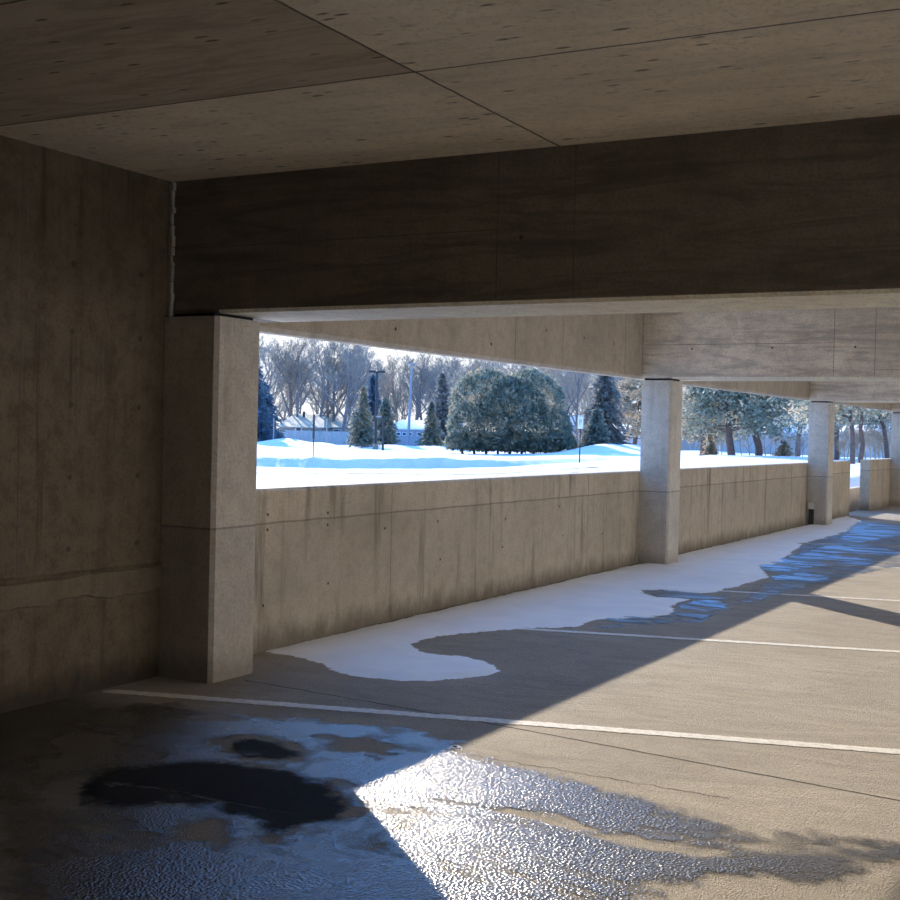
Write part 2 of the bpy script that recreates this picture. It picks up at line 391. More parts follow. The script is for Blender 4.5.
for i in range(1, 5):
    y0 = BAY[i]+.02 if i > 1 else .0; y1 = BAY[i+1]-.012
    s = empty('edge_beam', (0, y0, ZB)); tag(s, sp_lab[i], 'beam', 'edge beams above the parapet'); inv = Matrix.Translation(-s.location)
    def zb(y): return 1.985+.0031*y
    me = bpy.data.meshes.new('spandrel')
    pr = lambda y: [(0, y, ZC), (0, y, zb(y)+.03), (-.02, y, zb(y)+.008), (-.03, y, zb(y)), (-TS, y, zb(y)), (-TS, y, ZC)]
    v = pr(y0)+pr(y1); f = [tuple(range(6)), tuple(range(11, 5, -1))]+[(k, k+6, (k+1) % 6+6, (k+1) % 6) for k in range(6)]
    me.from_pydata(v, [], f); bm = bmesh.new(); bm.from_mesh(me); bmesh.ops.recalc_face_normals(bm, faces=bm.faces[:]); bm.to_mesh(me); bm.free()
    o = link('spandrel', me, M['spandrel'], s); o.matrix_parent_inverse = inv
    for y in ((4.46, 7.12) if i == 1 else (BAY[i]+6.9,)):
        o = box('form_joint', (-.01, y, zb(y)+.035), (.0008, y+.005, ZC), M['joint'], s); o.matrix_parent_inverse = inv
    for y in ((2.6, 3.5, 5.1, 6.0, 6.8) if i == 1 else ()):
        o = tie_hole((0, y, 2.33), s, 'x', .012); o.matrix_parent_inverse = inv
    if i == 1:
        for y in (2.45, 4.0): o = tie_hole((0, y, 2.13), s, 'x', .014); o.matrix_parent_inverse = inv
# solid outer face over the left wall, open side opposite
o = box('wall_end', (0, 31.4, 0), (XR, 31.6, HP), M['parapet']); tag(o, kind='structure')
# low landing wall outside the doorway gap
o = box('low_wall', (-.62, 17.2, -.1), (-.45, 23.0, .41), M['column'], None, .01); tag(o, 'low pale concrete curb wall seen through the doorway gap', 'wall')
# vertical dirt joints where parapets meet columns
for i, (y, l) in enumerate(((BAY[2]-.03, 'pale joint sealant between nearest parapet and the middle column'), (BAY[3]-.04, 'pale joint sealant between second parapet and the column with the box'))):
    o = box('joint_sealant', (.0005, y-.004, .02), (.003, y+.020, HP-.02), M['seal']); tag(o, l, 'sealant')

# electrical box on conduits at the foot of the third column
p0 = CAM; yb = BAY[3]
def on_face(x, y):
    r = ray(x, y); k = (yb-CAM.y)/r.y; return CAM+r*k
a = on_face(808.4, 509); b = on_face(815.6, 502)
e = empty('electrical_box', ((a.x+b.x)/2, yb, 0)); tag(e, 'small pale grey electrical box on dark conduits at the foot of a column', 'electrical box'); inv = Matrix.Translation(-e.location)
o = MB().box((a.x, yb-.07, a.z), (b.x, yb-.001, b.z)).build('housing', M['metal'], e, (0, 0, 0), .006); o.matrix_parent_inverse = inv
o = MB().box((a.x+.008, yb-.074, a.z+.008), (b.x-.008, yb-.07, b.z-.008)).build('cover', plain('cover_plate', (.85, .80, .70), .5), e); o.matrix_parent_inverse = inv
for k in (.3, .7):
    x = a.x+(b.x-a.x)*k
    o = MB().tube((x, yb-.035, 0), (x, yb-.035, a.z), .016, .016, 10).build('conduit', M['darkmetal'], e); o.matrix_parent_inverse = inv
o = MB().box((a.x+.012, yb-.03, 0), (b.x-.02, yb-.002, a.z)).build('back_plate', M['darkmetal'], e); o.matrix_parent_inverse = inv

# ------------------------------------------------------------------ floor markings, snow, water
def seg_d(p, a, b):
    d = b-a; t = max(0, min(1, (p-a).dot(d)/max(d.length_squared, 1e-12))); return (a+d*t-p).length
def inside(p, poly):
    c = False; n = len(poly)
    for i in range(n):
        a = poly[i]; b = poly[(i+1) % n]
        if (a.y > p.y) != (b.y > p.y) and p.x < (b.x-a.x)*(p.y-a.y)/(b.y-a.y)+a.x: c = not c
    return c
def sheet(name, poly, mat, z, cell, height=None, jag=0, keep=-.0, parent=None, holes=()):
    holes = [[Vector(q) for q in h] for h in holes]
    poly = [Vector((q[0], q[1])) for q in poly]
    x0 = min(q.x for q in poly)-cell*2; x1 = max(q.x for q in poly)+cell*2; y0 = min(q.y for q in poly)-cell*2; y1 = max(q.y for q in poly)+cell*2
    nx = int((x1-x0)/cell)+1; ny = int((y1-y0)/cell)+1
    D = {}; n = len(poly)
    for i in range(nx+1):
        for j in range(ny+1):
            p = Vector((x0+i*cell, y0+j*cell))
            d = min(seg_d(p, poly[k], poly[(k+1) % n]) for k in range(n))
            if not inside(p, poly): d = -d
            for h in holes:
                dh = min(seg_d(p, h[k], h[(k+1) % len(h)]) for k in range(len(h)))
                d = min(d, -dh if inside(p, h) else dh)
            if jag: d += jag*(noise.noise(Vector((p.x*3, p.y*3, 1)))+.5*noise.noise(Vector((p.x*9, p.y*9, 5)))+.45*noise.noise(Vector((p.x*24, p.y*24, 5))))
            D[i, j] = d
    idx = {}; vs = []; ed = []; fs = []
    def vid(i, j):
        if (i, j) not in idx:
            idx[i, j] = len(vs); d = D[i, j]; x = x0+i*cell; y = y0+j*cell
            vs.append((max(x, .0005) if height else x, y, z+(height(d, x, y) if height else 0))); ed.append(d)
        return idx[i, j]
    for i in range(nx):
        for j in range(ny):
            if max(D[i, j], D[i+1, j], D[i+1, j+1], D[i, j+1]) > keep:
                fs.append((vid(i, j), vid(i+1, j), vid(i+1, j+1), vid(i, j+1)))
    me = bpy.data.meshes.new(name); me.from_pydata(vs, [], fs)
    at = me.attributes.new('edge', 'FLOAT', 'POINT'); at.data.foreach_set('value', ed)
    me.polygons.foreach_set('use_smooth', [True]*len(me.polygons))
    return link(name, me, mat, parent)
PX = lambda *pts: [tuple(on_floor(x, y).xy) for x, y in pts]

# parking lines: painted strips 10 cm wide running out from the parapet at a slight angle
def stripe(a, b, w, label):
    a = Vector(a); b = Vector(b); d = (b-a).normalized(); n = Vector((-d.y, d.x))*w/2
    L = (b-a).length; nl = int(L/.05); vs = []; fs = []; ed = []
    for i in range(nl+1):
        for k in range(5):
            s = k/4*2-1; p = a+d*(L*i/nl)+n*s; vs.append((p.x, p.y, .0025)); ed.append(min((1-abs(s))*w/2, L*i/nl, L-L*i/nl))
    for i in range(nl):
        for k in range(4): q = i*5+k; fs.append((q, q+5, q+6, q+1))
    me = bpy.data.meshes.new('parking_line'); me.from_pydata(vs, [], fs)
    at = me.attributes.new('edge', 'FLOAT', 'POINT'); at.data.foreach_set('value', ed)
    o = link('parking_line', me, M['paint']); tag(o, label, 'parking line', 'white parking lines on the floor')
stripe((.03, -.50), (5.6, .955), .115, 'nearest white painted parking line running from the foot of the dark column')
stripe((.80, 2.73), (5.6, 3.93), .105, 'second white parking line starting at the snow edge in front of the parapet')
stripe((1.25, 5.87), (5.6, 6.8), .105, 'third white parking line reaching the snow beside the middle column')
stripe((1.0, 8.95), (5.6, 10.0), .105, 'fourth white parking line just beyond the middle column, partly under meltwater')
stripe((.8, 11.95), (5.6, 13.0), .105, 'fifth thin white parking line crossing the blue meltwater')
stripe((.75, 14.80), (5.6, 15.7), .105, 'farthest white parking line beside the column with the electrical box')

# construction joint in the slab and a hairline crack
def groove(pts, w, name):
    vs = []; fs = []
    for i, p in enumerate(pts):
        a = Vector(pts[max(0, i-1)]); b = Vector(pts[min(len(pts)-1, i+1)]); d = (b-a).normalized(); n = Vector((-d.y, d.x))*w/2*(1+.4*noise.noise(Vector((p[0]*8, p[1]*8, 0))))
        p = Vector(p); vs += [(p.x+n.x, p.y+n.y, .0012), (p.x-n.x, p.y-n.y, .0012)]
        if i: fs.append((2*i-2, 2*i-1, 2*i+1, 2*i))
    me = bpy.data.meshes.new(name); me.from_pydata(vs, [], fs); return link(name, me, M['dark'], fl)
def wander(a, b, n, amp, sd):
    return [(a[0]+(b[0]-a[0])*i/n+noise.noise(Vector((i*.31, sd, 0)))*amp, a[1]+(b[1]-a[1])*i/n+noise.noise(Vector((i*.31, sd, 9)))*amp) for i in range(n+1)]
groove(wander((.45, .15), (1.884, -.008), 40, .012, 1)+wander((1.884, -.008), (5.2, -.50), 90, .006, 2), .011, 'floor_joint')
groove(wander((2.25, -.62), (3.4, -.66), 60, .03, 4), .005, 'floor_crack')
q = on_floor(455, 748)
an = empty('anchor_ring', (q.x, q.y, 0)); tag(an, 'small round metal ring set in the wet floor near the shadow edge', 'ring')
MB().tube((0, 0, .0005), (0, 0, .006), .028, .026, 20, True).build('plate', M['metal'], an)
MB().tube((0, 0, .006), (0, 0, .011), .010, .009, 12, True).build('bolt', M['darkmetal'], an)

snow_px = [(290, 655), (305, 660), (318, 664), (330, 669), (345, 673), (365, 676.5), (390, 679), (430, 680.5), (470, 678.5), (488, 676), (497, 671), (493, 665), (480, 661), (463, 658), (440, 656), (425, 653), (412, 648), (408, 643.5),
           (420, 639), (440, 636), (470, 632.5), (500, 630), (535, 628.5), (575, 626), (600, 620), (625, 617.5), (650, 617), (667, 614), (676, 609), (668, 605), (690, 599.5), (655, 597.5), (640, 593), (642, 590.5), (665, 590), (700, 593), (716, 592), (726, 588), (744, 584), (766, 577), (762, 571), (757, 567),
           (775, 564.5), (784, 562), (782, 558.5), (797, 547), (800, 543), (817, 539.5), (838, 535), (848, 530.5), (852, 526), (862, 521), (852, 518), (847, 517.0)]
snow_poly = PX(*snow_px)+[(.06, 18.7), (0.0, 18.7), (-.02, 12), (-.02, 6), (-.02, .98)]
def snow_h(d, x, y):
    k = sm(-.02, .16, d); near = sm(.9, 0, x)
    return k*(.010+.018*near*sm(0, 2.5, y-.8))+.007*k*noise.noise(Vector((x*4, y*4, 0)))-.004*(1-sm(-.05, .02, d))
sn = sheet('snow_patch', snow_poly, M['snow_in'], .002, .025, snow_h, .055, 0.0)
tag(sn, 'white snow drifted along the foot of the parapet with an irregular melted edge', 'snow', None, 'stuff')

# wet film in the end bay (blue sky sheen in the shade, white glare in the sun)
wet_px = [(95, 706), (180, 704), (260, 716), (330, 722), (400, 728), (450, 738), (470, 756), (540, 772), (600, 786), (650, 800), (700, 818), (760, 832), (830, 836), (930, 842), (940, 862), (870, 868), (855, 880), (800, 882), (720, 880), (660, 890), (620, 930), (500, 1000), (250, 1010), (60, 960), (0, 900), (0, 780), (40, 740)]
wt = sheet('wet_film', PX(*wet_px), M['wet'], .004, .03, None, .04, -.6, None,
           [PX((190, 764), (235, 766), (290, 772), (330, 784), (352, 806), (340, 822), (300, 826), (270, 838), (255, 824), (220, 806), (170, 800), (120, 806), (60, 812), (40, 790), (110, 770)),
            PX((222, 744), (250, 739), (285, 745), (305, 756), (280, 760), (245, 757)), PX((330, 738), (370, 742), (410, 750), (380, 754), (340, 748)), PX((200, 822), (225, 826), (222, 842), (200, 838))])
tag(wt, 'large wet sheen with blue reflections and dark dry blotches on the near floor', 'wet floor patch', None, 'stuff')
M['stain'] = mk_wet('dark_soaked_stain', 2.0, .30, 7, .75, (.026, .022, .019), .4, .1, .2, (.5, 1.6, 1), 90, 1.4)
for n_ in M['stain'].node_tree.nodes:
    if n_.type == 'BSDF_PRINCIPLED': n_.inputs['Specular IOR Level'].default_value = .12
for lab, pts in (('large dark soaked stain inside the wet sheen on the near floor', [(70, 796), (110, 768), (190, 760), (240, 762), (292, 768), (334, 782), (356, 806), (344, 824), (302, 830), (270, 840), (240, 822), (170, 806), (120, 812)]),
                 ('small dark blotch above the large stain on the near floor', [(215, 744), (250, 736), (288, 744), (310, 756), (282, 763), (240, 759)])):
    o = sheet('floor_stain', PX(*pts), M['stain'], .0030, .03, None, .05, -.06); tag(o, lab, 'stain')
pud = [('bright blue meltwater puddle just right of the middle column foot', 'puddle', [(678, 606), (690, 601), (705, 599.5), (722, 601), (729, 605.5), (724, 610.5), (708, 612.5), (690, 612), (676, 611)]),
       ('grey-blue meltwater margin along the snow edge by the second parking line', 'dampfilm', [(596, 620), (630, 616), (660, 616), (685, 610), (704, 612), (712, 616), (700, 621), (670, 623.5), (640, 624), (610, 624)]),
       ('dark slot of meltwater running into the snow beside the middle column', 'dampfilm', [(638, 590), (660, 589.5), (690, 593), (728, 596), (732, 600), (700, 600), (660, 597)]),
       ('small oval puddle with dark rim between the third and fourth parking lines', 'puddle', [(771, 577), (785, 573.5), (805, 573), (826, 576), (834, 579), (815, 582), (790, 582), (775, 580)]),
       ('long meltwater pool across the fourth parking line', 'puddle', [(757, 566), (790, 556), (812, 552), (845, 556), (872, 559), (878, 563), (866, 566.5), (835, 565), (810, 568), (785, 572), (762, 571)]),
       ('narrow bright meltwater streak in front of the electrical box column', 'puddle', [(806, 552), (822, 546), (850, 545), (880, 548), (905, 553), (895, 556), (850, 553), (822, 554)]),
       ('far meltwater pool reaching toward the doorway gap', 'puddle', [(846, 533), (856, 526), (872, 524), (905, 527), (905, 535), (880, 540), (860, 543), (845, 541), (838, 538)])]
for lab, mat, pts in pud:
    o = sheet('puddle', PX(*pts), M[mat], .0045, .03, None, .03, -.02); tag(o, lab, 'puddle', 'meltwater puddles by the snow')
o = sheet('damp_patch', PX((600, 628), (700, 622), (760, 590), (780, 570), (800, 548), (860, 520), (930, 530), (930, 560), (860, 575), (800, 590), (740, 605)), M['dampfilm'], .0032, .05, None, .06, -.05)
tag(o, 'broad damp streaky area between the snow patch and the sunlit floor', 'wet floor patch', None, 'stuff')

# ------------------------------------------------------------------ ground outside
def Tz(P):
    """height of the ground at world position P (x, y)"""
    rel = Vector((P[0]-CAM.x, P[1]-CAM.y)); D = rel.dot(F0.xy); l = rel.dot(R0.xy)
    R = rel.length
    if D < 5: return -.15
    px = 450+FPX*l/D
    zl = interp([(0, -.1), (30, -.02), (54, -.25), (100, -.45), (200, -1.12), (400, -2.5)], D)
    zm = interp([(0, -.1), (30, 0), (60, .0), (100, -.08), (145, -.22), (400, -1.6)], D)
    zr = interp([(0, -.1), (14, .0), (24, .32), (30, .45), (45, .60), (55, .62), (75, .35), (125, -.1), (400, -1.6)], D)
    if px < 640: z = zl+(zm-zl)*sm(470, 640, px)
    else: z = zm+(zr-zm)*sm(640, 715, px)
    rd = interp([(150, 53), (258, 53), (340, 52), (450, 58), (520, 63), (580, 69), (642, 80), (700, 95)], px)
    rh = interp([(100, .0), (200, .40), (440, .42), (520, .26), (600, .12), (660, 0)], px)
    t = D-rd
    nz = noise.noise(Vector((P[0]*.5, P[1]*.5, 3)))
    z += rh*(1+.35*nz)*(sm(0, .7+.4*noise.noise(Vector((P[0]*1.3, P[1]*1.3, 8))), t)*(1-sm(1.6, 6, t)))
    t2 = D-88-nz*1.0
    if px < 600: z += .10*sm(0, 1, t2)*(1-sm(1.2, 5, t2))
    z += .03*noise.noise(Vector((P[0]*.25, P[1]*.25, 0)))+.012*noise.noise(Vector((P[0]*1.1, P[1]*1.1, 0)))
    # small heaps in front of the far fence
    for hx, hD, hw, hh in ((297, 150, 4.5, .5), (283, 150, 4, .35), (262, 148, 5, .4), (327, 150, 2.5, .4), (390, 140, 5, .5), (630, 110, 4, .7), (605, 105, 5, .9), (440, 140, 5, .5), (690, 100, 6, .3)):
        c = away(hx, hD); q = (Vector((P[0], P[1]))-c.xy).length
        if q < hw*2: z += hh*math.exp(-(q/hw*1.6)**2)
    k = sm(-.9, -1.7, P[0]) if P[0] < 8 else sm(XR+.3, XR+1.5, P[0])
    if -17 < P[1] < 33 and -1.7 < P[0] < XR+1.5: z = -.16*(1-k)+z*k
    return z
def at(px, D, off=0):
    p = away(px, D); return Vector((p.x, p.y, Tz(p)+off))
rings = [5, 8, 11, 14]+[16+.6*i for i in range(40)]+[40+.4*i for i in range(100)]+[80+1.0*i for i in range(20)]+[100*1.035**i for i in range(1, 42)]
a0 = math.atan2(F0.x, F0.y)
azs = [a0+radians(d) for d in [(-24+.25*i) for i in range(193)]]+[a0+radians(24+8*i) for i in range(1, 39)]
vs = []; fs = []; dirt = []
dry = [(at_px, D, r) for at_px, D, r in ((510, 110, 5.2), (375, 130, 3.5), (430, 150, 2.6), (735, 58, 2.0), (757, 58, 2.0), (856, 29, 2.2), (470, 112, 3), (550, 112, 3))]
dryc = [(away(a_, D).xy, r) for a_, D, r in dry]
for R in rings:
    for az in azs:
        P = (CAM.x+sin(az)*R, CAM.y+cos(az)*R); vs.append((P[0], P[1], Tz(P)))
        rel = Vector((P[0]-CAM.x, P[1]-CAM.y)); D = rel.dot(F0.xy); d = 0
        px = 450+FPX*rel.dot(R0.xy)/D if D > 1 else 0
        if px < 600 and D > 5:
            for c, wd, k in ((42.5, .9, .95), (37, 1.0, .62), (74, .9, .6), (66, .8, .45)):
                d = max(d, k*math.exp(-((D-c-interp([(258, 0), (450, 4), (600, 14)], px))/wd)**2))
        if 560 < px < 660: d = max(d, .45*math.exp(-((D-interp([(500, 62), (580, 68), (642, 79)], px))/1.2)**2))
        for c, r in dryc: d = max(d, .62*math.exp(-(((Vector(P)-c).length)/r)**4))
        dirt.append(d)
n = len(azs)
for i in range(len(rings)-1):
    for j in range(n):
        fs.append((i*n+j, i*n+(j+1) % n, (i+1)*n+(j+1) % n, (i+1)*n+j))
fs.append(tuple(range(n-1, -1, -1)))
me = bpy.data.meshes.new('ground'); me.from_pydata(vs, [], fs)
me.attributes.new('dirt', 'FLOAT', 'POINT').data.foreach_set('value', dirt)
me.polygons.foreach_set('use_smooth', [True]*len(me.polygons))
me.update()
if me.polygons[2000].normal.z < 0: me.flip_normals()
g = link('ground', me, M['ground']); tag(g, kind='structure')

# ------------------------------------------------------------------ plants
def leafmat(name, a, b, c=None, cs=.5, trans=.25):
    t = NT(name); k = t.mix(t.rng(t.noise(1.6, 4, .7), .35, .65), a, b)
    if c: k = t.mix(t.rng(t.noise(cs, 4, .6), .52, .62), k, c)
    t.set(k, .6, None, .4)
    tr = t.n.new('ShaderNodeBsdfTranslucent'); t.l.new(k, tr.inputs[0]); ms = t.n.new('ShaderNodeMixShader'); ms.inputs[0].default_value = trans
    t.l.new(t.b.outputs[0], ms.inputs[1]); t.l.new(tr.outputs[0], ms.inputs[2]); t.l.new(ms.outputs[0], t.out.inputs[0]); return t.m
M['bark'] = plain('grey_bark', (.28, .24, .22), .9, 0, .25, 3)
M['twig'] = plain('grey_twigs', (.40, .35, .29), .9, 0, .2, 1)
M['twigtan'] = plain('tan_twigs', (.55, .42, .28), .9, 0, .2, 1)
M['arb'] = leafmat('arborvitae_foliage', (.17, .20, .15), (.42, .43, .33), (.70, .55, .36), .8, .35)
M['spr'] = leafmat('spruce_foliage', (.15, .18, .15), (.34, .35, .27), (.42, .34, .22), .5)
M['sprb'] = leafmat('blue_spruce_foliage', (.07, .11, .16), (.15, .22, .27))
M['sprg'] = leafmat('grey_spruce_foliage', (.22, .21, .19), (.36, .33, .28))
M['pin'] = leafmat('pine_foliage', (.17, .21, .17), (.38, .39, .28), (.80, .62, .40), .7)
M['pint'] = leafmat('tan_pine_foliage', (.40, .34, .24), (.62, .50, .34), (.14, .19, .17), .5)
M['pbark'] = plain('pine_bark', (.20, .15, .13), .9, 0, .3, 5)
M['dry'] = plain('dry_stems', (.52, .38, .24), .9, 0, .3, 4)

def rv(r): return Vector((r.gauss(0, 1), r.gauss(0, 1), r.gauss(0, 1))).normalized()
def bare_tree(seed, H, lean=.05, fork=.3, rt=.32, dens=1.0):
    r = random.Random(seed); tr = MB(); br = MB()
    def grow(p, d, L, rad, lvl):
        n = 4 if lvl < 2 else 3; pts = [p]; rr = [rad]; q = p.copy(); dd = d.copy()
        for i in range(n):
            dd = (dd+rv(r)*(.10 if lvl == 0 else .2)+Vector((0, 0, .10 if lvl > 0 else .03))).normalized(); q = q+dd*(L/n)
            pts.append(q.copy()); rr.append(rad*(1-.5*(i+1)/n))
        (tr if lvl < 2 else br).path(pts, [max(k, .016) for k in rr], 6 if lvl < 2 else 3)
        if lvl >= 5 or L < H*.018: return
        k = {0: 7, 1: 5, 2: 5, 3: 4, 4: 3}[lvl]; k = max(2, int(k*dens+r.random()))
        for j in range(k):
            t = fork+(1-fork)*(j+r.random())/k if lvl == 0 else .2+.8*(j+r.random())/k
            i = min(n-1, int(t*n)); f_ = t*n-i; P = pts[i].lerp(pts[i+1], f_)
            base = (pts[i+1]-pts[i]).normalized(); side = rv(r); side = (side-base*side.dot(base)).normalized()
            nd = (base*(.75 if lvl == 0 else .7)+side*(.65+.3*r.random())+Vector((0, 0, .15))).normalized()
            grow(P, nd, L*(.62 if lvl == 0 else .60)*(1.15-.45*t)*(.7+.5*r.random()), rr[i]*.55, lvl+1)
    grow(Vector((0, 0, -.3)), Vector((lean, .02, 1)).normalized(), H*.72, rt, 0)
    return tr, br
def spray(mb, p, d, s, r, n=3):
    for i in range(n):
        a = (d+rv(r)*.7).normalized(); b = a.cross(rv(r)).normalized()
        mb.tri(p-b*s*.28, p+b*s*.28, p+a*s*(.8+.5*r.random()))
def spruce(seed, H, W_, n=1, low=.06, droop=.35, leaf=.22):
    r = random.Random(seed); mb = MB(); tr = MB(); tr.tube((0, 0, -.3), (0, 0, H*.97), .018*H, .01, 7)
    z = H*low
    while z < H:
        t = z/H; R = W_*(1-t)**.85*(.65+.6*r.random()); k = max(4, int(11*(1-t)+4))
        for j in range(k):
            a = r.random()*2*pi; rr = R*(.72+.4*r.random()); d = Vector((cos(a), sin(a), 0)); m_ = max(2, int(rr/(leaf*.9)))
            for i in range(m_+1):
                u = i/m_; p = Vector((0, 0, z+.1*R))+d*rr*u+Vector((0, 0, -droop*rr*u*u+.05*r.random()))
                spray(mb, p+rv(r)*leaf*.5, (d+Vector((0, 0, -.45))).normalized(), leaf*(1.25-.35*u)*1.5, r, 3*n)
        z += max(.12, H*.032*(1.1-t*.5))
    return tr, mb
def blob(seed, lobes, n, leaf):
    r = random.Random(seed); mb = MB()
    for k in range(n):
        c, s = r.choice(lobes); c = Vector(c); d = rv(r)
        if r.random() < .8 and d.z < -.3: d.z = -d.z
        rad = 1-.22*r.random()**2; bump = 1+.09*noise.noise(d*3+c)+.05*noise.noise(d*9)
        p = c+Vector((d.x*s[0], d.y*s[1], d.z*s[2]))*rad*bump
        if p.z < .25: p.z = .25+r.random()*.6
        spray(mb, p, (d+Vector((0, 0, .6))).normalized(), leaf*(.7+.7*r.random()), r, 2)
    return mb
def pine(seed, H, W_, first, rt, clumps=70, leaf=.2, lean=.06, flat=.45):
    r = random.Random(seed); tr = MB(); br = MB(); fo = MB()
    pts = [Vector((0, 0, -.3))]
    for i in range(8): pts.append(pts[-1]+Vector((lean*H/8+r.gauss(0, .06), r.gauss(0, .06), H/8)))
    tr.path(pts, [rt*(1-.09*i) for i in range(9)], 9)
    for k in range(clumps):
        t = first+(1-first)*(k+r.random())/clumps; i = min(7, int(t*8)); P = pts[i].lerp(pts[i+1], t*8-i)
        a = r.random()*2*pi; L = W_*(1.08-.75*((t-first)/(1-first))**1.3)*(.35+.7*r.random())
        d = Vector((cos(a), sin(a), r.uniform(-.18, .22))); e = P+d*L; mid = P.lerp(e, .5)+Vector((0, 0, .08*L))
        br.path([P, mid, e], [rt*.22, rt*.13, rt*.05], 4)
        for c, s in ((e, 1), (mid.lerp(e, .4), .8), (mid, .55)):
            if s < .6 and r.random() < .5: continue
            for _ in range(int(46*s)):
                q = rv(r); q = Vector((q.x, q.y, q.z*flat))*(.55+.25*r.random())*s*min(1.3, .6+L*.25)
                spray(fo, c+q, (rv(r)+Vector((0, 0, .7))).normalized(), leaf*(.8+.6*r.random()), r, 2)
    return tr, br, fo
def put(proto, loc, rz, sc, label, cat='tree', group=None):
    """first call uses the prototype itself, later calls copy it and its parts"""
    name, parts, used = proto
    root = empty(name, loc, rz); root.scale = (sc, sc, sc) if not isinstance(sc, tuple) else sc
    for i, p in enumerate(parts):
        o = p if not used[0] else p.copy()
        if used[0]: C.objects.link(o)
        o.parent = root
    used[0] = True; tag(root, label, cat, group); return root
def proto_bare(seed, H, name='bare_tree', tw='twig', **k):
    a, b = bare_tree(seed, H, **k); return (name, [a.build('trunk', M['bark'] if tw == 'twig' else M['twigtan']), b.build('branches', M[tw])], [False])
PB = [proto_bare(11, 19, fork=.22), proto_bare(12, 19, fork=.3, lean=-.05), proto_bare(23, 18, fork=.15, rt=.4), proto_bare(37, 19, fork=.35, rt=.25), proto_bare(41, 17, fork=.2, lean=.12)]
PT = [proto_bare(51, 14, tw='twigtan', fork=.15), proto_bare(57, 14, tw='twigtan', fork=.2)]
def bare(px, D, hpx, k, label, group, tanp=False, rz=None):
    P = at(px, D); pr = (PT if tanp else PB)[k % (2 if tanp else 5)]; base = 14 if tanp else (19, 19, 18, 19, 17)[k % 5]
    put(pr, P, rnd.random()*6.3 if rz is None else rz, (hpx*D/FPX)/base*1.04, label, 'tree', group)
# bare trees behind the tan house
for i, (px, D, h) in enumerate(((245, 215, 112), (262, 236, 100), (288, 240, 106), (297, 232, 98), (318, 232, 96), (327, 240, 110), (335, 236, 104), (349, 245, 98))):
    bare(px, D, h, i, 'bare grey tree in the dense row rising behind the tan-roofed house', 'bare trees behind the tan-roofed house')
bare(341, 214, 100, 2, 'large dark-trunked bare tree at the right end of the tan-roofed house', 'single large bare tree', rz=1.0)
bare(359, 238, 84, 1, 'bare tree just left of the tall double-headed light pole', 'bare tree left of light pole')
for i, (px, D, h) in enumerate(((388, 250, 62), (398, 258, 50), (404, 262, 58))):
    bare(px, D, h, i+1, 'low bare tree behind the white-roofed garage', 'bare trees behind the garage')
for i, (px, D, h) in enumerate(((416, 240, 84), (424, 250, 90), (433, 235, 82), (443, 245, 92), (452, 238, 84), (462, 250, 92), (472, 240, 88))):
    bare(px, D, h, i, 'bare tree between the utility pole and the big round evergreen', 'bare trees right of the utility pole')
for i, (px, D, h) in enumerate(((482, 190, 90), (500, 200, 92), (517, 190, 90), (534, 185, 94), (548, 180, 92))):
    bare(px, D, h, i, 'tan bare tree showing above the big round evergreen', 'tan bare trees behind the round evergreen', i % 2 == 0)
bare(578, 125, 100, 4, 'forked thick-trunked bare tree behind the white sign', 'forked bare tree', rz=2.2)
for i, (px, D, h) in enumerate(((562, 170, 90), (592, 185, 90), (604, 175, 84), (618, 190, 80), (634, 170, 88))):
    bare(px, D, h, i+2, 'bare tree behind the spruce at the right end of the first opening', 'bare trees behind the right spruce', i % 2 == 1)
for i, (px, D, h) in enumerate(((690, 150, 70), (712, 160, 66), (744, 150, 62), (770, 155, 66), (790, 140, 62), (803, 150, 60))):
    bare(px, D, h, i, 'bare tree behind the two pines in the second opening', 'bare trees behind the two pines')
for i, (px, D, h) in enumerate(((838, 95, 50), (846, 110, 56), (868, 100, 56), (880, 90, 50), (889, 105, 52))):
    bare(px, D, h, i, 'bare tree in the third opening behind the leaning trunks', 'bare trees in the third opening')
for i in range(24):
    px = 250+i*16.5; bare(px, 262+12*(i % 3), 58+10*((i*7) % 4), i*3, 'low bare tree in the dense thicket along the horizon behind the houses', 'horizon thicket of bare trees', i % 4 == 1)
# short brushy saplings by the right-hand fences
for i, (px, D, h) in enumerate(((722, 70, 22), (742, 72, 26), (766, 68, 24), (776, 66, 22), (796, 60, 20), (803, 62, 22), (730, 80, 28), (750, 82, 30), (771, 76, 28), (782, 80, 30), (789, 66, 24), (717, 78, 24))):
    bare(px, D, h, i, 'thin leafless sapling near the fence under the two pines', 'saplings under the pines')
for i, (px, D, h) in enumerate(((840, 52, 30), (845, 48, 24), (848, 55, 28), (853, 60, 32), (859, 52, 26), (866, 50, 30), (871, 56, 32), (876, 54, 34), (880, 47, 28), (884, 50, 32), (890, 52, 30))):
    bare(px, D, h, i, 'leafless brush in the third opening below the pine boughs', 'brush in the third opening', True)

def ev(kind, px, D, hpx, Wm, mat, label, seed, leaf=.22, name='spruce_tree', **k):
    H = hpx*D/FPX; a, b = spruce(seed, H, Wm, leaf=leaf, **k)
    put((name, [a.build('trunk', M['pbark']), b.build('foliage', M[mat])], [False]), at(px, D), 0, 1, label)
ev(0, 264, 170, 62, 3.0, 'sprb', 'dark blue spruce at the left edge of the first opening', 61, .35)
ev(0, 253, 160, 88, 3.6, 'sprb', 'dark blue spruce half hidden behind the nearest column', 62, .35)
ev(0, 362, 140, 60, 1.9, 'spr', 'green spruce left of the double-headed light pole', 63, .26)
ev(0, 372, 165, 72, 2.6, 'sprb', 'taller dark spruce behind the double-headed light pole', 64, .3)
ev(0, 385, 150, 50, 1.9, 'spr', 'bushy spruce right of the small lamp post', 65, .28)
ev(0, 431, 146, 46, 1.6, 'spr', 'small spruce right of the utility pole', 66, .24)
